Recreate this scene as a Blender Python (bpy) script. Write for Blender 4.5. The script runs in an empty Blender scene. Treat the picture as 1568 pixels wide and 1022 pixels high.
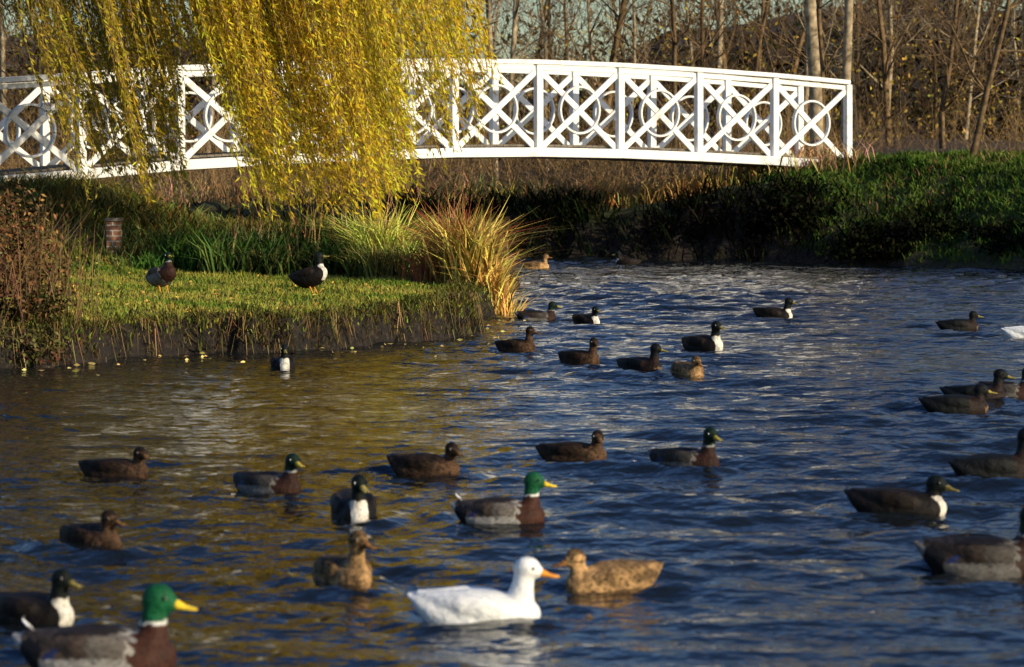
import bpy, bmesh, math, random
import numpy as np
from mathutils import Vector, Matrix
random.seed(7); rng=np.random.default_rng(7)
sc=bpy.context.scene
sc.view_settings.view_transform='Standard'; sc.view_settings.look='None'; sc.view_settings.exposure=0
def link(o,parent=None):
    sc.collection.objects.link(o)
    if parent: o.parent=parent
    return o
def empty(name):
    e=bpy.data.objects.new(name,None); link(e); return e
# ---------------- materials
def newmat(name):
    m=bpy.data.materials.new(name); m.use_nodes=True
    nt=m.node_tree; b=nt.nodes['Principled BSDF']; return m,nt,b
def N(nt,t,**k):
    n=nt.nodes.new(t)
    for a,v in k.items():
        if a in n.inputs: n.inputs[a].default_value=v
        else: setattr(n,a,v)
    return n
def noise(nt,scale,detail=4,rough=.55,vec=None):
    n=N(nt,'ShaderNodeTexNoise'); n.inputs['Scale'].default_value=scale; n.inputs['Detail'].default_value=detail; n.inputs['Roughness'].default_value=rough
    if vec: nt.links.new(vec,n.inputs['Vector'])
    return n
def ramp(nt,fac,stops):
    r=N(nt,'ShaderNodeValToRGB'); nt.links.new(fac,r.inputs[0])
    e=r.color_ramp.elements
    while len(e)<len(stops): e.new(.5)
    for i,(p,c) in enumerate(stops):
        e[i].position=p; e[i].color=(*c,1)
    return r
def foliage_mat(name,trans=.35):
    m,nt,b=newmat(name); nt.nodes.remove(b)
    a=N(nt,'ShaderNodeVertexColor'); a.layer_name='Col'
    d=N(nt,'ShaderNodeBsdfDiffuse'); nt.links.new(a.outputs[0],d.inputs[0]); out=d
    if trans:
        t=N(nt,'ShaderNodeBsdfTranslucent'); nt.links.new(a.outputs[0],t.inputs[0])
        mx=N(nt,'ShaderNodeMixShader'); mx.inputs[0].default_value=trans
        nt.links.new(d.outputs[0],mx.inputs[1]); nt.links.new(t.outputs[0],mx.inputs[2]); out=mx
    nt.links.new(out.outputs[0],nt.nodes['Material Output'].inputs[0]); return m
M_leaf=foliage_mat('willow_leaf',.45); M_grass=foliage_mat('grass_blade',0); M_dry=foliage_mat('dry_leaf',0)
def bark_mat(name,c1,c2,scale=6):
    m,nt,b=newmat(name); nt.nodes.remove(b); d=N(nt,'ShaderNodeBsdfDiffuse'); tc=N(nt,'ShaderNodeTexCoord')
    n=noise(nt,scale,2,.6,tc.outputs['Object']); r=ramp(nt,n.outputs[0],[(.3,c1),(.7,c2)])
    nt.links.new(r.outputs[0],d.inputs[0]); nt.links.new(d.outputs[0],nt.nodes['Material Output'].inputs[0]); return m
M_bark=bark_mat('bark',(.06,.04,.022),(.25,.165,.09))
M_bark2=bark_mat('pale_bark',(.16,.12,.075),(.50,.40,.26))
M_bark3=bark_mat('willow_bark',(.03,.025,.018),(.09,.07,.05))
M_twig=bark_mat('twig_bark',(.14,.085,.04),(.42,.28,.13))
def mesh_np(name,verts,faces_idx,nper,mat,cols=None,parent=None,smooth=False):
    me=bpy.data.meshes.new(name)
    verts=np.asarray(verts,dtype=np.float32); faces_idx=np.asarray(faces_idx,dtype=np.int32)
    me.vertices.add(len(verts)); me.vertices.foreach_set('co',verts.ravel())
    m=len(faces_idx); me.loops.add(m*nper); me.loops.foreach_set('vertex_index',faces_idx.ravel())
    me.polygons.add(m); me.polygons.foreach_set('loop_start',np.arange(0,m*nper,nper,dtype=np.int32))
    me.polygons.foreach_set('loop_total',np.full(m,nper,dtype=np.int32))
    if smooth: me.polygons.foreach_set('use_smooth',np.ones(m,dtype=bool))
    me.update(calc_edges=True)
    if cols is not None:
        ca=me.color_attributes.new('Col','FLOAT_COLOR','POINT')
        c=np.ones((len(verts),4),dtype=np.float32); c[:,:3]=cols; ca.data.foreach_set('color',c.ravel())
    me.materials.append(mat)
    o=bpy.data.objects.new(name,me); link(o,parent); return o
# ---------------- duck placement table (kind,X,Y,heading,scale,head yaw,low)
D=[('bib',-2.12,26.3,-80,1,0,0),('tan',.40,48.9,-10,1,0,0),('bib',2.07,50.6,170,1,0,0),('drake_shade',.28,34.0,5,1,0,0),('bib',.87,33.4,-55,.95,0,0),
('bib',3.15,34.4,-25,1,0,0),('black',5.03,32.1,0,1,0,1),('white',5.52,30.5,0,1.1,0,0),('hen',.04,28.7,-35,.95,0,0),('hen',.64,27.0,-40,1,-.5,0),
('bib',1.94,28.9,-50,1.15,0,0),('black',1.17,26.1,-45,1.05,.4,0),('tan',1.57,25.5,-70,1,0,1),
('hen',-2.46,17.6,-24,.95,-.5,1),('drake_shade',-1.45,16.8,-36,1,-.3,0),('bib',-.87,15.6,-78,1.1,.2,0),('hen',-.55,17.7,-20,1.0,-.5,1),('hen',.39,18.5,-22,.95,-1.0,1),
('drake_shade',1.09,18.0,-36,1.02,-.4,0),('drake',-.07,15.35,-14,1.08,.2,0),('hen',-2.13,14.4,-48,.95,.2,1),('tan',-.79,13.2,-64,1,.3,0),
('white',-.16,12.15,-4,1.1,0,0),('tan',.47,13.1,200,.95,0,1),('bib',-2.07,12.2,-34,1,0,0),('drake',-1.60,10.95,-8,1.25,.0,0),
('black',3.42,22.0,-5,1.05,0,1),('black',3.72,22.9,-12,1.1,0,0),('drake_shade',4.03,23.3,-20,1,0,0),('black',2.95,17.4,5,1.15,-.5,0),('bib',2.13,15.8,-18,1.12,-.2,1),('drake_shade',2.24,13.6,-3,1.3,0,0)]
# ---------------- terrain
river=[(-16,-25),(16,-25),(16,30),(14,42),(10.3,47.2),(8.66,48.3),(6.5,50.4),(4.2,52.3),(2,53.4),(0,54.5),(-3,55.5),(-8,57),(-20,60),(-45,62),
 (-45,56),(-20,53.5),(-8,51.6),(-3,50.5),(-0.5,49.5),(-.1,46),(-.05,42),(-.16,37.7),(-.3,34),(-.53,31.3),(-.9,30.2),(-1.51,29.4),(-2.31,28.6),(-3.1,28.2),(-3.8,27.6),(-4.3,26.6),(-4.67,25.9),(-6,24.4),(-9,22),(-14,15)]
RP=np.array(river,float)
def sdist(X,Y):
    shp=X.shape; P=np.stack([X.ravel(),Y.ravel()],1)
    best=np.full(len(P),1e9); inside=np.zeros(len(P),bool)
    for i in range(len(RP)):
        a=RP[i]; b=RP[(i+1)%len(RP)]; ab=b-a
        t=np.clip(((P-a)@ab)/(ab@ab),0,1); d=np.hypot(*(P-(a+t[:,None]*ab)).T); best=np.minimum(best,d)
        c=((a[1]>P[:,1])!=(b[1]>P[:,1]))
        with np.errstate(divide='ignore',invalid='ignore'):
            xi=a[0]+(P[:,1]-a[1])*(b[0]-a[0])/(b[1]-a[1]+1e-12)
        inside^=(c&(P[:,0]<xi))
    return np.where(inside,-best,best).reshape(shp)
def sst(a,b,x):
    t=np.clip((x-a)/(b-a),0,1); return t*t*(3-2*t)
def height(X,Y):
    d=sdist(X,Y)+.10*np.sin(X*2.3+Y*1.1)+.07*np.sin(X*5.1-Y*3.7)+.05*np.sin(X*11+Y*9)+.03*np.sin(X*19-Y*7)
    far=(X>0.3)|(Y>52.6-.3*np.minimum(X,0))
    Hl=.34+.3*sst(38,44,Y)+.75*sst(-4,-7.5,X)*sst(36,43,Y)
    Hf=.95+.85*sst(2.5,6.5,X)+.5*sst(58,80,Y)+sst(112,165,Y)*(3.0+5*sst(3,13,X)+4*sst(-4,-14,X)+.8*np.sin(X*.35)+.5*np.sin(X*.9))
    H=np.where(far,Hf,Hl); w=np.where(far,1.1+3.6*sst(4,7,X),.17)
    t=np.clip(d/w,0,1); up=H*(1-(1-t)**2)
    bump=.03*np.sin(X*1.7+.5*Y)*np.sin(Y*1.3)+.02*np.sin(X*4+1)*np.sin(Y*3.1)
    z=np.where(d>0,up+bump*t*np.where(far,3.5,1),-.6*np.clip(-d/.5,0,1))
    return z,d
def axis(segs):
    out=[]
    for a,b,s in segs: out+=list(np.arange(a,b,s))
    return np.array(out+[segs[-1][1]])
gx=axis([(-400,-60,40),(-60,-12,3),(-12,-7,.4),(-7,1.5,.06),(1.5,11,.2),(11,60,3),(60,400,40)])
gy=axis([(-120,-20,20),(-20,22,2),(22,25,.3),(25,38,.06),(38,62,.2),(62,180,4),(180,700,40)])
GX,GY=np.meshgrid(gx,gy); GZ,_=height(GX,GY)
V=np.stack([GX.ravel(),GY.ravel(),GZ.ravel()],1)
ny,nx=GX.shape; ii=(np.arange(ny-1)[:,None]*nx+np.arange(nx-1)[None,:]).ravel()
F=np.stack([ii,ii+1,ii+nx+1,ii+nx],1)
mg,nt,b=newmat('ground_soil_grass')
geo=N(nt,'ShaderNodeNewGeometry'); tc=N(nt,'ShaderNodeTexCoord')
sx=N(nt,'ShaderNodeSeparateXYZ'); nt.links.new(geo.outputs['Normal'],sx.inputs[0])
n1=noise(nt,3,6,.6,tc.outputs['Object']); n2=noise(nt,16,6,.7,tc.outputs['Object'])
g=ramp(nt,n1.outputs[0],[(.3,(.035,.05,.012)),(.55,(.07,.085,.02)),(.75,(.12,.10,.035))])
s=ramp(nt,n2.outputs[0],[(.35,(.006,.004,.003)),(.55,(.03,.02,.012)),(.72,(.13,.09,.05))])
mx=N(nt,'ShaderNodeMix',data_type='RGBA')
mr=N(nt,'ShaderNodeMapRange'); mr.inputs[1].default_value=.72; mr.inputs[2].default_value=.92
nt.links.new(sx.outputs[2],mr.inputs[0]); nt.links.new(mr.outputs[0],mx.inputs[0])
nt.links.new(s.outputs[0],mx.inputs[6]); nt.links.new(g.outputs[0],mx.inputs[7])
sp=N(nt,'ShaderNodeSeparateXYZ'); nt.links.new(tc.outputs['Object'],sp.inputs[0])
mr2=N(nt,'ShaderNodeMapRange'); mr2.inputs[1].default_value=58; mr2.inputs[2].default_value=66; nt.links.new(sp.outputs[1],mr2.inputs[0])
nw=noise(nt,.5,6,.7,tc.outputs['Object']); wf=ramp(nt,nw.outputs[0],[(.35,(.02,.016,.01)),(.65,(.065,.045,.025))])
mx2=N(nt,'ShaderNodeMix',data_type='RGBA'); nt.links.new(mr2.outputs[0],mx2.inputs[0]); nt.links.new(mx.outputs[2],mx2.inputs[6]); nt.links.new(wf.outputs[0],mx2.inputs[7])
nt.links.new(mx2.outputs[2],b.inputs['Base Color'])
b.inputs['Roughness'].default_value=.95
bp=N(nt,'ShaderNodeBump'); bp.inputs['Distance'].default_value=.12; nt.links.new(n2.outputs[0],bp.inputs['Height']); nt.links.new(bp.outputs[0],b.inputs['Normal'])
mesh_np('ground',V,F,4,mg,smooth=True)
# ---------------- water
mw,nt,b=newmat('river_water'); tc=N(nt,'ShaderNodeTexCoord')
b.inputs['Base Color'].default_value=(.007,.010,.012,1); b.inputs['Roughness'].default_value=.05; b.inputs['IOR'].default_value=1.45
mp=N(nt,'ShaderNodeMapping'); mp.inputs['Scale'].default_value=(.7,1.0,1); mp.inputs['Rotation'].default_value=(0,0,.25)
nt.links.new(tc.outputs['Object'],mp.inputs[0])
w2=noise(nt,8,2,.5,mp.outputs[0])
bp=N(nt,'ShaderNodeBump'); bp.inputs['Distance'].default_value=.034; bp.inputs['Strength'].default_value=1
nt.links.new(w2.outputs[0],bp.inputs['Height']); nt.links.new(bp.outputs[0],b.inputs['Normal'])
wx=axis([(-60,-11,7),(-11,13,.06),(13,60,6)])
wy=axis([(-60,8,8),(8,24,.045),(24,40,.07),(40,57,.12),(57,75,6)])
WX,WY=np.meshgrid(wx,wy); WZ=np.zeros_like(WX)
r2=np.random.default_rng(11)
nw_=56
patch=.9+.4*np.sin(WX*.45+1.3*np.sin(WY*.21))*np.sin(WY*.33+WX*.17+1)
for i in range(nw_):
    lam=.22*(6.0)**(r2.uniform()**1.2); k=2*np.pi/lam
    th_=r2.normal(1.35,.42); amp=(.28/ np.sqrt(nw_))/k*1.0
    ph=k*(np.cos(th_)*WX+np.sin(th_)*WY)+r2.uniform(0,6.28)+.6*np.sin(WX*r2.uniform(.3,.9)+WY*r2.uniform(.2,.6)+r2.uniform(0,6))
    WZ+=amp*np.sin(ph)
WZ*=patch*(.62+.45*sst(-2.6,1.2,WX))
for (kd,X0,Y0,hd,scl,yw,lo) in D:
    ix=np.where(abs(wx-X0)<1.8)[0]; iy=np.where(abs(wy-Y0)<1.8)[0]
    if len(ix)==0 or len(iy)==0: continue
    sl=(slice(iy[0],iy[-1]+1),slice(ix[0],ix[-1]+1)); lx=WX[sl]-X0; ly=WY[sl]-Y0; a=math.radians(hd)
    u=lx*math.cos(a)+ly*math.sin(a); v=-lx*math.sin(a)+ly*math.cos(a)
    r=np.hypot(u*.75,v)
    WZ[sl]+=.012*np.exp(-((r-.22)/.26)**2)*np.sin(2*np.pi*r/.21)
    bh=np.clip((.25-u),0,1.7); q=np.abs(v)-(.08+.36*bh)
    WZ[sl]+=.024*np.exp(-(q/.10)**2)*np.exp(-bh*1.0)*(bh>0)*np.cos(q*24)
edge=(np.clip((WX+11)/1,0,1)*np.clip((13-WX)/1,0,1)*np.clip((WY-8)/1,0,1)*np.clip((57-WY)/1,0,1))
WZ*=edge
ny,nx=WX.shape; ii=(np.arange(ny-1)[:,None]*nx+np.arange(nx-1)[None,:]).ravel()
mesh_np('river_water',np.stack([WX.ravel(),WY.ravel(),WZ.ravel()],1),np.stack([ii,ii+1,ii+nx+1,ii+nx],1),4,mw,smooth=True)
# ---------------- generic blades & leaves
def jitter(base,n,var=.25,hue=.12):
    base=np.asarray(base,float)
    if base.ndim==1: base=np.tile(base,(n,1))
    return np.clip(base*(1+var*rng.standard_normal((n,1)))*(1+hue*rng.standard_normal((n,3))),.004,.9)
def blades(name,pos,hgt,wid,lean,cols,mat,parent=None,leandir=None,curve=1.0,ls=.6):
    n=len(pos); hgt=np.broadcast_to(hgt,n)*1.0; lean=np.broadcast_to(lean,n)
    a=rng.uniform(0,2*np.pi,n) if leandir is None else leandir+rng.normal(0,ls,n)
    d=np.stack([np.cos(a),np.sin(a),0*a],1); b_=rng.uniform(0,np.pi,n); s=np.stack([np.cos(b_),np.sin(b_),0*b_],1)*(np.broadcast_to(wid,n)*.5)[:,None]
    up=np.array([0,0,1.])
    p0=pos; p1=pos+up*(hgt*.55/max(1,curve*.45))[:,None]+d*(hgt*lean*.35)[:,None]
    p2=pos+up*(hgt*(1-.35*lean*curve))[:,None]+d*(hgt*lean*(1 if curve<3 else .6))[:,None]
    Vv=np.stack([p0-s,p0+s,p1+s*.8,p1-s*.8,p2+s*.12,p2-s*.12],1).reshape(-1,3)
    i=np.arange(n)[:,None]*6
    Ff=np.concatenate([i+np.array([[0,1,2,3]]),i+np.array([[3,2,4,5]])],0)
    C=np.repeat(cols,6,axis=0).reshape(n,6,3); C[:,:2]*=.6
    return mesh_np(name,Vv,Ff,4,mat,C.reshape(-1,3),parent)
def leaves(name,pos,dirs,ln,wd,cols,mat,parent=None):
    n=len(pos); dirs=dirs/np.linalg.norm(dirs,axis=1,keepdims=True)
    r=rng.standard_normal((n,3)); s=np.cross(dirs,r); s/=np.linalg.norm(s,axis=1,keepdims=True)+1e-9
    ln=np.broadcast_to(ln,n)[:,None]; wd=np.broadcast_to(wd,n)[:,None]
    nn=np.cross(dirs,s)
    Vv=np.stack([pos,pos+dirs*ln*.45+s*wd*.5+nn*wd*.2,pos+dirs*ln,pos+dirs*ln*.45-s*wd*.5+nn*wd*.2],1).reshape(-1,3)
    Ff=np.arange(n*4).reshape(n,4)
    return mesh_np(name,Vv,Ff,4,mat,np.repeat(cols,4,axis=0),parent)
def scatter(n,x0,x1,y0,y1,dmin=0.05,dmax=1e9):
    X=rng.uniform(x0,x1,n); Y=rng.uniform(y0,y1,n); Z,d=height(X,Y)
    k=(d>dmin)&(d<dmax); return np.stack([X[k],Y[k],Z[k]-.01],1)
def pnoise(P,f,seed=0):
    return .5+.25*(np.sin(P[:,0]*f+seed)*np.cos(P[:,1]*f*1.3+seed*2)+np.sin(P[:,0]*f*2.3+P[:,1]*f*1.7+seed*3))
# lawn
P=scatter(95000,-7.5,.1,25.5,40,.06); nz=np.clip(pnoise(P,1.6,1)+.35*(pnoise(P,6,4)-.5),0,1)
base=np.outer(1-nz,[.10,.17,.02])+np.outer(nz,[.34,.30,.06])
blades('lawn_grass',P,rng.uniform(.03,.085,len(P))*(.6+.9*pnoise(P,3.5,8)),.014,rng.uniform(.1,.9,len(P)),jitter(base,len(P)),M_grass)
P=scatter(70000,-7.5,.1,24.5,40,.0,.32); nz=pnoise(P,3,5)
base=np.outer(1-nz,[.07,.11,.018])+np.outer(nz,[.26,.19,.06])
blades('bank_edge_grass',P,rng.uniform(.08,.26,len(P))*(.4+1.1*pnoise(P,5,3)),.012,rng.uniform(.4,1.5,len(P)),jitter(base,len(P)),M_grass,leandir=-1.3,curve=1.9,ls=.9)
P=scatter(90000,-7.5,0,24.5,34,.0,.22)
cl=pnoise(P,5,2); P=P[cl+rng.normal(0,.12,len(P))>.42]; P[:,2]+=.02; nz=pnoise(P,9,6)
base=(np.outer(nz,[.42,.27,.12])+np.outer(1-nz,[.12,.10,.035]))*(.2+1.15*pnoise(P,4,7)[:,None])
blades('dry_bank_fringe',P,rng.uniform(.04,.32,len(P))*(.4+1.1*pnoise(P,7,9)),.010,rng.uniform(.6,1.2,len(P)),jitter(base,len(P),.4),M_dry,leandir=-1.2,curve=4.8,ls=.9)
P=scatter(1100,-7,0,27,39,.2); P[:,2]+=.045
dd=rng.standard_normal((len(P),3)); dd[:,2]*=.25
leaves('fallen_leaves',P,dd,rng.uniform(.03,.08,len(P)),.03,jitter([.48,.32,.08],len(P),.4),M_dry)
X=rng.uniform(-4.5,.3,900); Y=rng.uniform(24,34,900); dw=sdist(X,Y); k=(dw<-.12)&(dw>-.12-rng.exponential(.45,900)); m_=k.sum()
dd=rng.standard_normal((m_,3)); dd[:,2]=0
leaves('floating_leaves',np.stack([X[k],Y[k],np.full(m_,.02)],1),dd,rng.uniform(.04,.08,m_),.03,jitter([.5,.4,.14],m_,.4),M_dry)
def tuft_field(name,centers,per,spread,h0,h1,w,lean0,lean1,col,mat,var=.3):
    c=np.repeat(centers,per,axis=0); n=len(c)
    p=c+np.stack([rng.normal(0,spread,n),rng.normal(0,spread,n),np.zeros(n)],1)
    p[:,2]=height(p[:,0],p[:,1])[0]-.02
    return blades(name,p,rng.uniform(h0,h1,n)*np.repeat(rng.uniform(.5,1.25,len(centers)),per),w,rng.uniform(lean0,lean1,n),jitter(np.repeat(jitter(col,len(centers),.35,.18),per,axis=0),n,var),mat)
tuft_field('iris_clumps',scatter(170,-4.9,-.7,38.2,41.5,.3),60,.13,.3,.65,.028,.2,1.0,[.045,.08,.02],M_grass)
tuft_field('rough_grass',scatter(420,-9,-.3,39.2,48,.3),45,.25,.15,.42,.024,.3,1.2,[.16,.15,.04],M_grass)
tuft_field('dead_umbel_stalks',scatter(30,-4.6,-.9,38.4,42,.3),14,.2,.5,1.1,.012,.05,.5,[.35,.24,.12],M_dry)
tuft_field('tall_sedge',np.array([[-1.85,37.6,0],[-1.6,37.3,0],[-1.4,37.9,0],[-1.75,38.1,0]]),330,.13,.6,1.0,.022,.2,1.1,[.42,.44,.10],M_grass)
tuft_field('reed_clump',np.array([[-.5,35.6,0],[-.32,35.9,0],[-.62,36.1,0],[-.3,35.2,0],[-.25,36.4,0],[-.45,35.3,0]]),300,.15,.4,1.1,.024,.15,1.2,[.66,.40,.12],M_dry,.4)
tuft_field('rusty_reed_clump',np.array([[-.75,35.7,0],[-.95,36.0,0],[-.62,35.8,0],[-.6,36.4,0]]),300,.15,.45,1.05,.02,.2,1.1,[.46,.20,.07],M_dry)
P=scatter(42000,5,13,48,62,.1); nz=pnoise(P,1.2,2)
base=np.outer(1-nz,[.035,.065,.012])+np.outer(nz,[.11,.175,.03])
blades('far_bank_grass',P,rng.uniform(.06,.20,len(P)),.028,rng.uniform(.2,1.1,len(P)),jitter(base,len(P)),M_grass)
tuft_field('far_bank_tussocks',scatter(150,4.6,11,49,56,.5),38,.2,.10,.28,.028,.3,1.3,[.055,.095,.02],M_grass)
tuft_field('far_bank_dead_grass',scatter(26,4.6,11,49.5,56,.8),26,.2,.15,.4,.02,.3,1.2,[.22,.15,.06],M_dry)
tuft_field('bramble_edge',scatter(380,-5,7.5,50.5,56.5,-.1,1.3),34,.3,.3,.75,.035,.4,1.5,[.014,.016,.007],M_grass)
tuft_field('straw_grass',scatter(360,-9,6.4,54.6,60,1.5,6),40,.3,.25,.7,.022,.2,1.0,[.40,.27,.10],M_dry)
def leafcloud(name,c,rad,n,ln,wd,col,mat,parent=None,clumps=30):
    cc=rng.standard_normal((clumps,3)); cc/=np.linalg.norm(cc,axis=1,keepdims=True); cc*=rng.uniform(.2,1,(clumps,1))**.5
    k=rng.integers(0,clumps,n); p=cc[k]+rng.normal(0,.16,(n,3)); p=np.array(c)+p*np.array(rad)
    q=p[:,2]>.05; p=p[q]; k=k[q]
    cl=jitter(np.asarray(jitter(col,clumps,.35,.15))[k],len(p),.3)
    return leaves(name,p,rng.standard_normal((len(p),3))+[0,0,-.3],rng.uniform(ln*.6,ln*1.2,len(p)),wd,cl,mat,parent)
sh=empty('rusty_shrub')
leafcloud('foliage',(-4.95,27.6,.8),(.6,1.0,.85),7500,.06,.028,[.17,.10,.04],M_dry,sh,110)
leafcloud('foliage_low',(-4.7,27.0,.3),(.6,.8,.4),5000,.07,.03,[.12,.10,.035],M_dry,sh,60)
P=np.tile([[-4.95,27.6,.3]],(650,1))+rng.normal(0,1,(650,3))*[.34,.6,0]
blades('stems',P,rng.uniform(.5,1.4,650),.011,rng.uniform(.05,.6,650),jitter([.17,.10,.055],650),M_dry,sh)
iv=empty('shade_dark_ivy')  # near-black leaf colour stands in for deep shade on the bank face
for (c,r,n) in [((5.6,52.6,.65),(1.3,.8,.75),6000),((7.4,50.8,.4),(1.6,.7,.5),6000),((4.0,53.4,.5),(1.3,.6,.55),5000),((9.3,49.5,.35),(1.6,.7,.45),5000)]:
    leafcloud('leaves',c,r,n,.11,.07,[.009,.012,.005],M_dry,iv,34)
for i,(x,y,hh) in enumerate([(13.2,42.5,1.4),(15,43.5,2.0)]):  # unseen shrubs added off frame to cast shade on the right far bank
    e=empty('offscreen_shade_shrub'); leafcloud('leaves',(x,y,hh*.85),(1.7,1.7,hh),7000,.2,.11,[.03,.05,.015],M_dry,e,60)
# ---------------- bare trees
def tube(segs,name,mat,parent=None,sides=4):
    A=np.array([s[0] for s in segs]); B=np.array([s[1] for s in segs]); ra=np.array([s[2] for s in segs]); rb=np.array([s[3] for s in segs])
    d=B-A; L=np.linalg.norm(d,axis=1,keepdims=True)+1e-9; d=d/L
    ref=np.where(np.abs(d[:,2:3])<.9,[[0,0,1.]],[[1.,0,0]]); u=np.cross(d,ref); u/=np.linalg.norm(u,axis=1,keepdims=True); v=np.cross(d,u)
    th=np.arange(sides)*2*np.pi/sides
    ring=u[:,None,:]*np.cos(th)[None,:,None]+v[:,None,:]*np.sin(th)[None,:,None]
    VA=A[:,None,:]+ring*ra[:,None,None]; VB=(B+d*rb[:,None]*.3)[:,None,:]+ring*rb[:,None,None]
    Vv=np.concatenate([VA,VB],1).reshape(-1,3); n=len(segs); i=np.arange(n)[:,None,None]*2*sides
    k=np.arange(sides); q=np.stack([k,(k+1)%sides,(k+1)%sides+sides,k+sides],1)[None]
    Ff=(i+q).reshape(-1,4)
    return mesh_np(name,Vv,Ff,4,mat,parent=parent,smooth=True)
def grow(segs,p,d,L,r,lev,maxlev,up,spread,nch,rnd,w0=.06,i0=1):
    n=8 if lev==0 else 4
    for i in range(n):
        w=w0 if lev==0 else .2
        d=(d+Vector((rnd.gauss(0,w),rnd.gauss(0,w),rnd.gauss(0,w)+(up if lev else .05)))).normalized()
        q=p+d*(L/n); r2=r*(.9 if lev==0 else .8)
        segs.append((tuple(p),tuple(q),r,r2)); p=q; r=r2
        if lev<maxlev and (lev>0 or i>=i0):
            for c in range(rnd.randint(1,nch) if lev==0 else (2 if rnd.random()<.7 else 1)):
                a=rnd.uniform(0,6.283); e=rnd.uniform(spread*.6,spread*1.6)
                t=d.orthogonal().normalized(); t.rotate(Matrix.Rotation(a,3,d)); dd=(d*math.cos(e)+t*math.sin(e)).normalized()
                grow(segs,p,dd,L*(rnd.uniform(.2,.4) if lev==0 else rnd.uniform(.35,.55)),max(min(r*rnd.uniform(.3,.5),.06),.008),lev+1,maxlev,up,spread,nch,rnd)
def bare_tree(seed,H,r,maxlev=3,nch=4,spread=.6,lean=(0,0),w0=.06,i0=1):
    rr=random.Random(seed); segs=[]
    grow(segs,Vector((0,0,-.3)),Vector((lean[0],lean[1],1)).normalized(),H,r,0,maxlev,.1,spread,nch,rr,w0,i0); return segs
wood=empty('distant_woodland')
tm=[]
for i in range(6):
    H=[10,12,9,13,11,8][i]
    o=tube(bare_tree(100+i,H,.085+.02*(i%3),3,3,.75),'woodland_tree',[M_bark,M_bark2,M_bark][i%3],wood,3); tm.append(o.data)
    o.location=(-3+i*2.6,68+i*1.5,1.2)
def thicket(seed,n,w,h):
    rr=random.Random(seed); segs=[]
    for i in range(n):
        p=Vector((rr.uniform(-w,w),rr.uniform(-w*.5,w*.5),-.1)); d=Vector((rr.gauss(0,.35),rr.gauss(0,.35),1)).normalized()
        H=h*rr.uniform(.4,1.2); r=rr.uniform(.009,.022)
        for k in range(5):
            d=(d+Vector((rr.gauss(0,.18),rr.gauss(0,.18),.0))).normalized(); q=p+d*H/5
            segs.append((tuple(p),tuple(q),r,r*.8)); r*=.8; p=q
            for j in range(2):
                e=Vector((rr.gauss(0,1),rr.gauss(0,1),rr.uniform(.2,1.2))).normalized(); q2=p+e*H*rr.uniform(.1,.25)
                segs.append((tuple(p),tuple(q2),r*.6,r*.3))
    return segs
th=[]
for i in range(3):
    o=tube(thicket(40+i,60,2.2,3.2),'thicket',[M_twig,M_bark,M_twig][i],wood,3); th.append(o.data); o.location=(i*3-2,62+i,1.0)
def inst(me,loc,rz,s,parent,name):
    o=bpy.data.objects.new(name,me); link(o,parent); o.location=loc; o.rotation_euler=(0,0,rz); o.scale=(s,s,s*random.uniform(.9,1.15)); return o
for row,(d0,d1,n) in enumerate([(64,75,9),(76,92,24),(92,118,40)]):
    for i in range(n):
        Y=random.uniform(d0,d1); lim=.19*Y+3; X=-lim+(i+random.random())/n*2*lim
        inst(random.choice(tm),(X,Y,1.1),random.uniform(0,6.28),random.uniform(.8,1.25),wood,'woodland_tree')
for (d0,d1,n,s) in [(57,61,14,.5),(61,68,14,.7),(69,82,12,.9)]:
    for i in range(n):
        Y=random.uniform(d0,d1); lim=.19*Y+2; X=-lim+(i+random.random())/n*2*lim
        if Y<61 and X>5.5: continue
        inst(random.choice(th),(X,Y,.9 if Y<62 else 1.2),random.uniform(0,6.28),s*random.uniform(.8,1.25),wood,'thicket')
n=26000
X=rng.uniform(-24,26,n); Y=rng.uniform(72,108,n); Z=1+rng.gamma(2.2,1.5,n)
k=pnoise(np.stack([X,Y],1),.5,4)+.5*pnoise(np.stack([X*1.0,Z],1),1.7,2)+rng.normal(0,.1,n)>.78
p=np.stack([X,Y,Z],1)[k]
leaves('lingering_leaves',p,rng.standard_normal(p.shape),.16,.09,jitter([.28,.20,.045],len(p),.4),M_dry,wood)
n=32000
p=np.stack([rng.uniform(-30,32,n),rng.uniform(92,150,n),rng.gamma(1.9,.9,n)],1); p[:,2]+=height(p[:,0],p[:,1])[0]
k=(rng.uniform(size=n)<.25+.9*pnoise(p,.35,9)); p=p[k]
leaves('dark_understorey',p,rng.standard_normal(p.shape)+[0,0,.8],.5,.16,jitter([.038,.028,.015],len(p),.4),M_dry,wood)
for (x,y,l,sd,r) in [(6.55,61,(0,0),5,.165),(7.2,61.5,(.03,0),9,.12)]:
    e=empty('bare_tree'); e.location=(x,y,1.8); tube(bare_tree(sd,14,r,3,3,.9,l,.02,2),'trunk_and_branches',M_bark2,e,6)
e=empty('bare_tree'); e.location=(9.3,58,1.8); tube(bare_tree(23,7,.08,3,3,.9,(.1,0)),'trunk_and_branches',M_bark,e,5)
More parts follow.
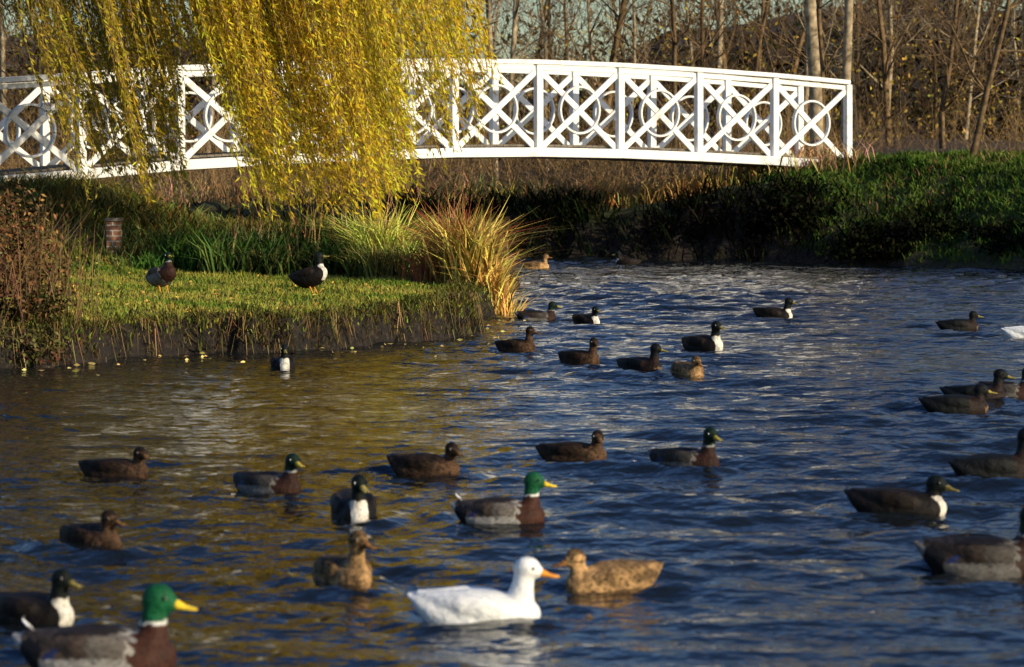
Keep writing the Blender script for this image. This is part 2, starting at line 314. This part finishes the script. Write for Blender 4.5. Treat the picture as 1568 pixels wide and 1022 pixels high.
# ---------------- willow
wt=empty('willow_tree')
segs=[]; rr=random.Random(3)
tb=Vector((-8.6,41,.5)); top=Vector((-8.2,40.8,5.6))
pp=tb
for i in range(6):
    q=tb.lerp(top,(i+1)/6)+Vector((rr.gauss(0,.06),rr.gauss(0,.06),0)); segs.append((tuple(pp),tuple(q),.48-.03*i,.45-.03*i)); pp=q
def domez(x,y): return 13.2-.095*(x+7.5)**2-.16*(y-40.5)**2
for i in range(26):
    a=rr.uniform(0,6.28) if i>9 else rr.uniform(-.7,.5); R=rr.uniform(3,7.2); ex=-8.2+R*math.cos(a); ey=40.8+min(R,4.2)*math.sin(a)
    E=Vector((ex,ey,max(domez(ex,ey),5.2))); c=pp.lerp(E,.35)+Vector((0,0,1.6)); p0=pp; r=.17
    for k in range(1,9):
        t=k/8; q=pp*(1-t)**2+c*2*t*(1-t)+E*t*t+Vector((rr.gauss(0,.06),rr.gauss(0,.06),0)); segs.append((tuple(p0),tuple(q),r,r*.8)); p0=q; r*=.8
tube(segs,'trunk_and_limbs',M_bark3,wt,7)
ex=[-14,-9,-7.2,-6.5,-6.1,-5.65,-5.0,-4.6,-4.3,-3.8,-3.4,-2.6,-2.0,-1.45,-1.1,-.7,-.3]
ez=[2.5,2.8,3.3,3.1,2.0,1.05,.95,1.05,1.9,1.5,1.05,.95,.95,1.1,1.3,1.8,2.6]
S=[]; LP=[];LD=[];LC=[];LL=[]
def strand(x,y,zt,top,col,slant,dens=.034,tw=True):
    n=12; t=np.linspace(0,1,n); z=zt+(top-zt)*t
    ph=rng.uniform(0,6.28)
    h=z-zt
    xs=x-slant*np.minimum(h,6)*(1.15-.06*np.minimum(h,6))+.07*np.sin(z*1.5+ph)*np.exp(-h*.2); ys=y+.06*np.cos(z*1.6+ph)
    pts=np.stack([xs,ys,z],1)
    if tw:
        for i in range(n-1):
            if pts[i][2]<5: S.append((pts[i+1],pts[i],.0045,.003))
    m=int((top-zt)/dens); tt=rng.uniform(0,1,m)
    hi=(zt+(top-zt)*tt)>5.0
    tt=tt[rng.uniform(size=m)<np.where(hi,.32,1)]; m=len(tt)
    f=tt*(n-1); i0=np.minimum(f.astype(int),n-2); fr=(f-i0)[:,None]; P=pts[i0]*(1-fr)+pts[i0+1]*fr
    big=np.where(P[:,2]>5.0,2.7,1.0)
    d=rng.normal(0,.5,(m,3))+np.array([slant+.25,0,-1.0]); LP.append(P); LD.append(d); LL.append(rng.uniform(.06,.13,m)*big); LC.append(jitter(col,m,.25,.09))
for bnd in range(164):
    x=rng.uniform(-6.9,-.35) if bnd<134 else rng.uniform(-13,-7)
    y=rng.uniform(37.6,42.5)
    e0=np.interp(x,ex,ez); zt=e0+rng.exponential(.42)
    if -4.7<x<-3.7: zt+=rng.uniform(.3,1.1)
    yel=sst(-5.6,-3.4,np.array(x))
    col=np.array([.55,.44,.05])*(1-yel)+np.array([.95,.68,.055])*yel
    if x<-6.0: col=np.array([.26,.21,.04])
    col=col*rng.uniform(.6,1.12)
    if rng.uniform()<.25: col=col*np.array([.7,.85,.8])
    ns=int(rng.integers(7,16))
    if -4.8<x<-3.8: ns=ns//3
    if x<-5: ns=int(ns*.55)
    if x>-1.3: ns=int(ns*.6)
    sl=.26+rng.normal(0,.06)
    for s_ in range(ns):
        xx=x+rng.normal(0,.10); yy=y+rng.normal(0,.25)
        tp=max(domez(xx-1.5,yy),5.3)+rng.uniform(-1.2,.1)
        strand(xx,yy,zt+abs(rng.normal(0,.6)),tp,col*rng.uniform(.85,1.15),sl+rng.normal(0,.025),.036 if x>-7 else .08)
for i in range(400):
    x=rng.uniform(-5.6,-.3); y=rng.uniform(38,43); z0=max(3.2+rng.exponential(.8),np.interp(x,ex,ez)+.3)
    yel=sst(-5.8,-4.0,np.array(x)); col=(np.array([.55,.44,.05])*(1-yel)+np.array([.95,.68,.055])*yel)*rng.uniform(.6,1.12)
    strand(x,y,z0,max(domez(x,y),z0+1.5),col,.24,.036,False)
tube(S,'hanging_twigs',M_twig,wt,3)
LLc=np.concatenate(LL)
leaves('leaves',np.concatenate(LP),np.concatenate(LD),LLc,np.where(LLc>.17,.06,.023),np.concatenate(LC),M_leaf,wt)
# ---------------- bridge
mb,nt,b=newmat('white_paint'); tc=N(nt,'ShaderNodeTexCoord')
n=noise(nt,3,8,.7,tc.outputs['Object']); r=ramp(nt,n.outputs[0],[(.28,(.50,.48,.42)),(.45,(.8,.8,.78)),(1,(.86,.86,.84))])
nt.links.new(r.outputs[0],b.inputs['Base Color']); b.inputs['Roughness'].default_value=.5
md,nt,b=newmat('deck_timber'); tc=N(nt,'ShaderNodeTexCoord'); n=noise(nt,5,6,.6,tc.outputs['Object']); r=ramp(nt,n.outputs[0],[(.3,(.08,.065,.05)),(.7,(.2,.17,.13))]); nt.links.new(r.outputs[0],b.inputs['Base Color']); b.inputs['Roughness'].default_value=.85
br=empty('white_footbridge')
A=Vector((-7.16,47.3,0)); B=Vector((6.6,55.9,0)); Dv=(B-A)/9; ux=Dv.normalized(); nrm=Vector((ux.y,-ux.x,0))
zb=[1.44,1.57,1.72,1.81,1.88,1.93,1.94,1.91,1.85,1.77,1.66]
def zat(t):
    t=min(max(t+1,0),10); i=min(int(t),9); f=t-i
    g=lambda j: zb[min(max(j,0),10)]
    p0,p1,p2,p3=g(i-1),g(i),g(i+1),g(i+2)
    return .5*(2*p1+(p2-p0)*f+(2*p0-5*p1+4*p2-p3)*f*f+(3*p1-p0-3*p2+p3)*f**3)
def beam(bm,p,q,w,h,face=nrm):
    d=(q-p).normalized(); s=d.cross(face).normalized(); f=face.normalized()
    vs=[bm.verts.new(c+s*h/2*a+f*w/2*b_) for c in (p,q) for a,b_ in ((-1,-1),(1,-1),(1,1),(-1,1))]
    for fc in ((0,1,2,3),(7,6,5,4),(0,4,5,1),(1,5,6,2),(2,6,7,3),(3,7,4,0)): bm.faces.new([vs[i] for i in fc])
def finish(bm,name,mat,parent,bev=.006):
    bmesh.ops.recalc_face_normals(bm,faces=bm.faces)
    me=bpy.data.meshes.new(name); bm.to_mesh(me); bm.free(); me.materials.append(mat)
    o=bpy.data.objects.new(name,me); link(o,parent)
    if bev:
        m=o.modifiers.new('bev','BEVEL'); m.width=bev; m.segments=1
    return o
HR=1.72; W=1.55
def pt(t,off,z):
    p=A+Dv*t-nrm*off; return Vector((p.x,p.y,zat(t)+z))
for side,off in (('near_railing',0),('far_railing',W)):
    bm=bmesh.new()
    for k in range(-1,10):
        beam(bm,pt(k,off,.0),pt(k,off,HR-.045),.13,.135)
    for k in range(-1,9):
        t0=float(k); t1=t0+1; e=.068/Dv.length
        beam(bm,pt(t0,off-.02,.07),pt(t1,off-.02,.07),.20,.17)
        beam(bm,pt(t0,off,HR),pt(t1,off,HR),.19,.085)
        beam(bm,pt(t0+e,off,HR-.11),pt(t1-e,off,HR-.11),.05,.09)
        a=pt(t0+e,off-.012,.17); b1=pt(t1-e,off-.012,HR-.17); c=pt(t0+e,off+.033,HR-.17); d=pt(t1-e,off+.033,.17)
        beam(bm,a,b1,.04,.115); beam(bm,c,d,.044,.115)
        cc=(a+b1+c+d)/4; ns=32; RR=.43
        rg=[]
        for i in range(ns):
            an=2*math.pi*i/ns; dirv=ux*math.cos(an)+Vector((0,0,1))*math.sin(an)
            rg.append([bm.verts.new(cc+dirv*(RR+o1)+nrm*o2) for o1,o2 in ((-.02,-.045),(.02,-.045),(.02,.047),(-.02,.047))])
        for i in range(ns):
            r0=rg[i]; r1=rg[(i+1)%ns]
            for j in range(4): bm.faces.new((r0[j],r0[(j+1)%4],r1[(j+1)%4],r1[j]))
    finish(bm,side,mb,br)
bm=bmesh.new()
for i in range(130):
    t=-1+10*(i+.5)/130
    beam(bm,pt(t,.1,.19),pt(t,W-.1,.19),.13,.04,face=ux)
for off in (.35,W-.35):
    for k in range(-1,9): beam(bm,pt(k,off,.06),pt(k+1,off,.06),.12,.2)
finish(bm,'deck',md,br,0)
mk,nt,b=newmat('brick'); tc=N(nt,'ShaderNodeTexCoord'); bt=N(nt,'ShaderNodeTexBrick'); mp=N(nt,'ShaderNodeMapping'); mp.inputs['Rotation'].default_value=(math.pi/2,0,0)
nt.links.new(tc.outputs['Object'],mp.inputs[0]); nt.links.new(mp.outputs[0],bt.inputs[0])
bt.inputs['Scale'].default_value=1; bt.inputs['Brick Width'].default_value=.22; bt.inputs['Row Height'].default_value=.075; bt.inputs['Mortar Size'].default_value=.008
bt.inputs['Color1'].default_value=(.4,.18,.1,1); bt.inputs['Color2'].default_value=(.3,.14,.08,1); bt.inputs['Mortar'].default_value=(.5,.45,.38,1)
nt.links.new(bt.outputs[0],b.inputs['Base Color']); b.inputs['Roughness'].default_value=.9
def box(name,c,s,mat,rz=0,parent=None,bev=.01):
    bm=bmesh.new(); bmesh.ops.create_cube(bm,size=1)
    for v in bm.verts: v.co=Vector((v.co.x*s[0],v.co.y*s[1],v.co.z*s[2]))
    o=finish(bm,name,mat,parent,bev); o.location=c; o.rotation_euler=(0,0,rz); return o
ang=math.atan2(ux.y,ux.x)
for nm,t in (('brick_abutment',-1.12),('brick_abutment',9.12)):
    e=empty(nm); p=pt(t,W/2,0); z=zat(min(max(t,-1),9))
    e.location=(p.x,p.y,0); e.rotation_euler=(0,0,ang)
    box('masonry',(0,0,z/2-.32),(.5,W+.4,z+.55),mk,0,e); box('coping',(0,0,z-.005),(.58,W+.5,.07),md,0,e)
zp=float(height(np.array([-5.6]),np.array([40.0]))[0][0])
e=empty('brick_pier'); e.location=(-5.6,40.0,zp); box('shaft',(0,0,.08),(.19,.21,.7),mk,0,e); box('cap',(0,0,.455),(.24,.26,.05),md,0,e)
# ---------------- ducks
def loft_h(bm,st,axis='x',ns=20):
    rings=[]
    for s in st:
        if axis=='x': x,y,z,hy,hz=s; ring=[bm.verts.new((x,y+hy*math.cos(a),z+hz*math.sin(a))) for a in [2*math.pi*i/ns for i in range(ns)]]
        else: z,x,y,rx,ry=s; ring=[bm.verts.new((x+rx*math.cos(a),y+ry*math.sin(a),z)) for a in [2*math.pi*i/ns for i in range(ns)]]
        rings.append(ring)
    for a,b_ in zip(rings[:-1],rings[1:]):
        for i in range(ns): bm.faces.new((a[i],a[(i+1)%ns],b_[(i+1)%ns],b_[i]))
    bm.faces.new(rings[0][::-1]); bm.faces.new(rings[-1])
def duck_mat(name,mot,sc_=60,rough=.75,var=(.6,1.5)):
    m,nt,b=newmat(name); tc=N(nt,'ShaderNodeTexCoord'); a=N(nt,'ShaderNodeVertexColor'); a.layer_name='Col'
    mp=N(nt,'ShaderNodeMapping'); mp.inputs['Scale'].default_value=(.45,1,.8); nt.links.new(tc.outputs['Object'],mp.inputs[0])
    v=N(nt,'ShaderNodeTexVoronoi'); v.inputs['Scale'].default_value=sc_; nt.links.new(mp.outputs[0],v.inputs[0])
    oi=N(nt,'ShaderNodeObjectInfo'); vm=N(nt,'ShaderNodeVectorMath',operation='ADD'); nt.links.new(tc.outputs['Object'],vm.inputs[0]); nt.links.new(oi.outputs['Location'],vm.inputs[1])
    nn=noise(nt,14,5,.7,vm.outputs[0])
    r=ramp(nt,v.outputs[0],[(.1,(1-mot,)*3),(.45,(1.1,)*3),(.8,(1-mot*.5,)*3)])
    r3=ramp(nt,nn.outputs[0],[(.35,(1-mot*.9,)*3),(.65,(1.3 if mot>.2 else 1.03,)*3)])
    mx=N(nt,'ShaderNodeMix',data_type='RGBA',blend_type='MULTIPLY'); mx.inputs[0].default_value=1
    nt.links.new(a.outputs[0],mx.inputs[6]); nt.links.new(r.outputs[0],mx.inputs[7])
    mx3=N(nt,'ShaderNodeMix',data_type='RGBA',blend_type='MULTIPLY'); mx3.inputs[0].default_value=1
    nt.links.new(mx.outputs[2],mx3.inputs[6]); nt.links.new(r3.outputs[0],mx3.inputs[7])
    mr=N(nt,'ShaderNodeMapRange'); mr.inputs[3].default_value=var[0]; mr.inputs[4].default_value=var[1]; nt.links.new(oi.outputs['Random'],mr.inputs[0])
    vs=N(nt,'ShaderNodeVectorMath',operation='SCALE'); nt.links.new(mx3.outputs[2],vs.inputs[0]); nt.links.new(mr.outputs[0],vs.inputs['Scale'])
    nt.links.new(vs.outputs[0],b.inputs['Base Color'])
    b.inputs['Roughness'].default_value=rough; b.inputs['Specular IOR Level'].default_value=.18
    n=noise(nt,70,4,.65,mp.outputs[0]); bp=N(nt,'ShaderNodeBump'); bp.inputs['Distance'].default_value=.011; bp.inputs['Strength'].default_value=.8
    nt.links.new(n.outputs[0],bp.inputs['Height']); nt.links.new(bp.outputs[0],b.inputs['Normal']); return m
DM={'drake':duck_mat('drake_plumage',.4,70,.6,(.85,1.15)),'hen':duck_mat('hen_plumage',.85,50,.75,(.6,1.25)),'white':duck_mat('white_plumage',.08,40,.75,(.97,1)),'black':duck_mat('black_plumage',.5,60,.6,(.9,1.1))}
DM['bib']=DM['black']; DM['tan']=DM['hen']; DM['drake_shade']=DM['drake']
def bill_col(k): return {'drake':(.85,.6,.04),'drake_shade':(.5,.38,.05),'hen':(.22,.11,.035),'tan':(.45,.2,.06),'white':(.85,.33,.04),'black':(.35,.28,.06),'bib':(.3,.24,.06)}[k]
def colour(k,p):
    x,y,z=p; ay=abs(y)
    wv=.004*math.sin(y*130+z*90)+.003*math.sin(x*170)
    x+=wv*2; z+=wv
    wing=(ay>.05 and z>.085 and x<.12) or (z>.125 and x<.1)
    if k in('drake','drake_shade'):
        g=.8 if k=='drake' else .42  # second drake kind: silhouette shade put into the plumage colour
        if z>.195 : return (.006,.085,.03) if k=='drake' else (.005,.018,.010)
        if z>.182 and x>.12: return (.7*g,.7*g,.65*g)
        if x>.13 : return (.05,.018,.010) if k=='drake' else (.035,.014,.008)
        if x<-.225: return (.45*g,.43*g,.4*g)
        if x<-.15 and z<.13: return (.008,.008,.010)
        if z>.15 and x<.09: return (.03*g,.022*g,.018*g)
        if wing:
            if -.13<x<-.09 and z<.11: return (.02,.03,.10)
            return (.09*g,.065*g,.05*g) if x<.0 else (.15*g,.13*g,.11*g)
        return (.34*g,.32*g,.29*g)
    if k in('hen','tan'):
        c=(.055,.029,.014) if k=='hen' else (.44,.26,.11); f=1.0
        if z>.27: f=.4
        elif z>.24 and z<.252: f=.45
        elif z>.2: f=1.5 if k=='hen' else 1.1
        elif z>.15 and x<.1: f=.5
        elif wing: f=.65
        elif x>.16: f=1.9 if k=='hen' else 1.25
        return tuple(v*f for v in c)
    if k=='white': return (.82,.82,.79)
    if k=='black':
        if x>.215 and z<.08 : return (.16,.10,.055)
        return (.006,.007,.007) if z>.19 or not x>.1 else (.018,.009,.006)
    if k=='bib':
        if z<.165 and x>.18 and ay<.045: return (.75,.7,.6)
        if z>.185: return (.005,.009,.007)
        return (.011,.008,.006) if not wing else (.018,.012,.008)
cache={}
def duck_mesh(kind,yaw=0,stand=False,low=False):
    key=(kind,yaw,stand,low)
    if key in cache: return cache[key]
    bm=bmesh.new()
    loft_h(bm,[(-.262,0,.14,.02,.005),(-.245,0,.128,.038,.014),(-.215,0,.108,.062,.04),(-.17,0,.084,.086,.068),(-.1,0,.064,.106,.094),(-.02,0,.058,.115,.108),(.06,0,.058,.111,.106),(.13,0,.06,.098,.094),(.18,0,.066,.08,.08),(.22,0,.072,.055,.058),(.243,0,.076,.028,.03),(.25,0,.078,.008,.009)])
    for s in (1,-1):
        loft_h(bm,[(.14,s*.074,.10,.008,.02),(.11,s*.084,.10,.022,.04),(.04,s*.09,.108,.03,.05),(-.05,s*.084,.115,.032,.046),(-.13,s*.06,.122,.026,.032),(-.19,s*.034,.136,.018,.016),(-.225,s*.016,.15,.005,.005)],ns=14)
    dz=-.055 if low else (0 if kind=='white' else -.012)
    def hz(z): return z+dz*max(0,min(1,(z-.1)/.08))
    hb=bmesh.new()
    loft_h(hb,[(.05,.125,0,.095,.08),(.10,.145,0,.082,.066),(.135,.163,0,.062,.05),(hz(.165),.175,0,.048,.041),(hz(.20),.182,0,.041,.036),(hz(.235),.187,0,.039,.035)],'z')
    R=Matrix.Translation((.188,0,0))@Matrix.Rotation(yaw,4,'Z')@Matrix.Translation((-.188,0,0))
    bmesh.ops.create_uvsphere(hb,u_segments=20,v_segments=12,radius=1,matrix=R@Matrix.Translation((.195,0,hz(.252)))@Matrix.Diagonal((.053,.041,.046,1)))
    bmesh.ops.create_uvsphere(hb,u_segments=20,v_segments=12,radius=1,matrix=R@Matrix.Translation((.224,0,hz(.242)))@Matrix.Diagonal((.036,.028,.028,1)))
    tmp=bpy.data.meshes.new('t'); hb.to_mesh(tmp); hb.free(); bm.from_mesh(tmp)
    bmesh.ops.recalc_face_normals(bm,faces=bm.faces)
    me=bpy.data.meshes.new('tmpduck'); bm.to_mesh(me); bm.free()
    o=bpy.data.objects.new('tmpduck',me); link(o)
    m=o.modifiers.new('r','REMESH'); m.mode='VOXEL'; m.voxel_size=.0055
    m=o.modifiers.new('s','SMOOTH'); m.iterations=8; m.factor=.6
    dg=bpy.context.evaluated_depsgraph_get(); me2=bpy.data.meshes.new_from_object(o.evaluated_get(dg)); bpy.data.objects.remove(o)
    b2=bmesh.new(); b2.from_mesh(me2); cl=b2.verts.layers.float_color.new('Col')
    for v in b2.verts:
        c=v.co.copy()
        if c.x>.1 and c.z>.11: c.z-=dz*max(0,min(1,(c.z-.1)/.08))
        v[cl]=(*colour(kind,c),1)
    def add(fn,col):
        n0=len(b2.verts); fn(b2); b2.verts.ensure_lookup_table()
        nv=b2.verts[n0:]
        for v in nv: v[cl]=(*col,1)
        return nv
    bs=[(.232,.0,.240,.018,.020),(.252,0,.236,.016,.0145),(.272,0,.2295,.0165,.009),(.292,0,.2265,.019,.006),(.305,0,.2255,.015,.0045),(.311,0,.225,.005,.002)]
    nv=add(lambda b:loft_h(b,[(x+.007,y,z+dz,a,c) for x,y,z,a,c in bs],ns=14),bill_col(kind))
    for v in nv: v.co=R@v.co
    nv=add(lambda b:loft_h(b,[(.310,0,.2285+dz,.005,.002),(.317,0,.226+dz,.005,.004),(.3195,0,.224+dz,.003,.003)],ns=8),(.06,.04,.02) if kind!='white' else (.8,.4,.1))
    for v in nv: v.co=R@v.co
    for s in (1,-1):
        nv=add(lambda b:bmesh.ops.create_uvsphere(b,u_segments=10,v_segments=8,radius=.006,matrix=R@Matrix.Translation((.222,s*.0345,hz(.259)))),(.006,.005,.004))
    if kind=='drake':
        add(lambda b:loft_h(b,[(-.195,0,.155,.004,.004),(-.215,0,.166,.006,.006),(-.23,0,.179,.005,.006),(-.225,0,.189,.003,.003)],ns=8),(.01,.01,.012))
    if stand:
        for s in (1,-1):
            add(lambda b:loft_h(b,[(.03,s*.045,-.128,.012,.004),(.06,s*.045,-.13,.03,.003),(.085,s*.045,-.13,.034,.002)],ns=10),(.75,.3,.04))
            add(lambda b:loft_h(b,[(-.13,.032,s*.045,.007,.007),(-.09,.022,s*.045,.007,.007),(-.05,.01,s*.045,.009,.009),(-.02,.0,s*.045,.022,.018)],'z',ns=10),(.75,.3,.04))
    for f in b2.faces: f.smooth=True
    me3=bpy.data.meshes.new('duck_'+kind); b2.to_mesh(me3); b2.free(); me3.materials.append(DM[kind]); cache[key]=me3; return me3
names={'drake':'mallard_drake','drake_shade':'mallard_drake','hen':'mallard_hen','tan':'mallard_hen','white':'white_duck','black':'black_duck','bib':'white_breasted_duck'}
def duck(kind,X,Y,head,scale=1,yaw=0,z=0,stand=False,low=False,pitch=0):
    o=bpy.data.objects.new(names[kind],duck_mesh(kind,yaw,stand,low)); link(o)
    o.location=(X,Y,z-(.048 if not stand else 0)); o.rotation_euler=(random.uniform(-.05,.05),pitch+random.uniform(-.05,.05),math.radians(head)); o.scale=(scale*random.uniform(.93,1.02),scale*random.uniform(.95,1.12),scale*random.uniform(.97,1.1)); return o
for k,X,Y,hd,s,yw,lo in D: duck(k,X,Y,hd,s,yw,low=bool(lo))
for k,X,Y,hd,yw in (('drake_shade',-4.1,33.3,-50,-.3),('bib',-2.36,33.3,-25,.4)):
    z=float(height(np.array([X]),np.array([Y]))[0][0]); duck(k,X,Y,hd,1.05,yw,z=z+.14,stand=True,pitch=-.22)
# ---------------- light
EL=math.radians(19); to=Vector((.82,-.57,0)).normalized(); to=Vector((to.x*math.cos(EL),to.y*math.cos(EL),math.sin(EL)))
sd=bpy.data.lights.new('sun','SUN'); sd.energy=5.0; sd.angle=math.radians(.5); sd.color=(1,.85,.60)
so=bpy.data.objects.new('sun',sd); link(so); so.rotation_euler=to.to_track_quat('Z','Y').to_euler()
w=bpy.data.worlds.new('World'); sc.world=w; w.use_nodes=True; nt=w.node_tree; bg=nt.nodes['Background']
sk=nt.nodes.new('ShaderNodeTexSky'); sk.sky_type='NISHITA'; sk.sun_disc=False; sk.sun_elevation=EL; sk.sun_rotation=math.atan2(to.x,to.y)
sk.air_density=1.15; sk.dust_density=1.0; sk.ozone_density=3.2
hs=nt.nodes.new('ShaderNodeHueSaturation'); hs.inputs['Saturation'].default_value=1.2; hs.inputs['Hue'].default_value=.516; nt.links.new(sk.outputs[0],hs.inputs['Color'])
nt.links.new(hs.outputs[0],bg.inputs[0]); bg.inputs[1].default_value=.14
# ---------------- camera
cd=bpy.data.cameras.new('camera'); cd.lens=100; cd.sensor_width=36; cd.shift_y=-(511-234)/1568; cd.clip_end=2000
cd.dof.use_dof=True; cd.dof.focus_distance=33; cd.dof.aperture_fstop=4.0
co=bpy.data.objects.new('camera',cd); link(co); co.location=(0,0,2); co.rotation_euler=(math.pi/2,0,0); sc.camera=co
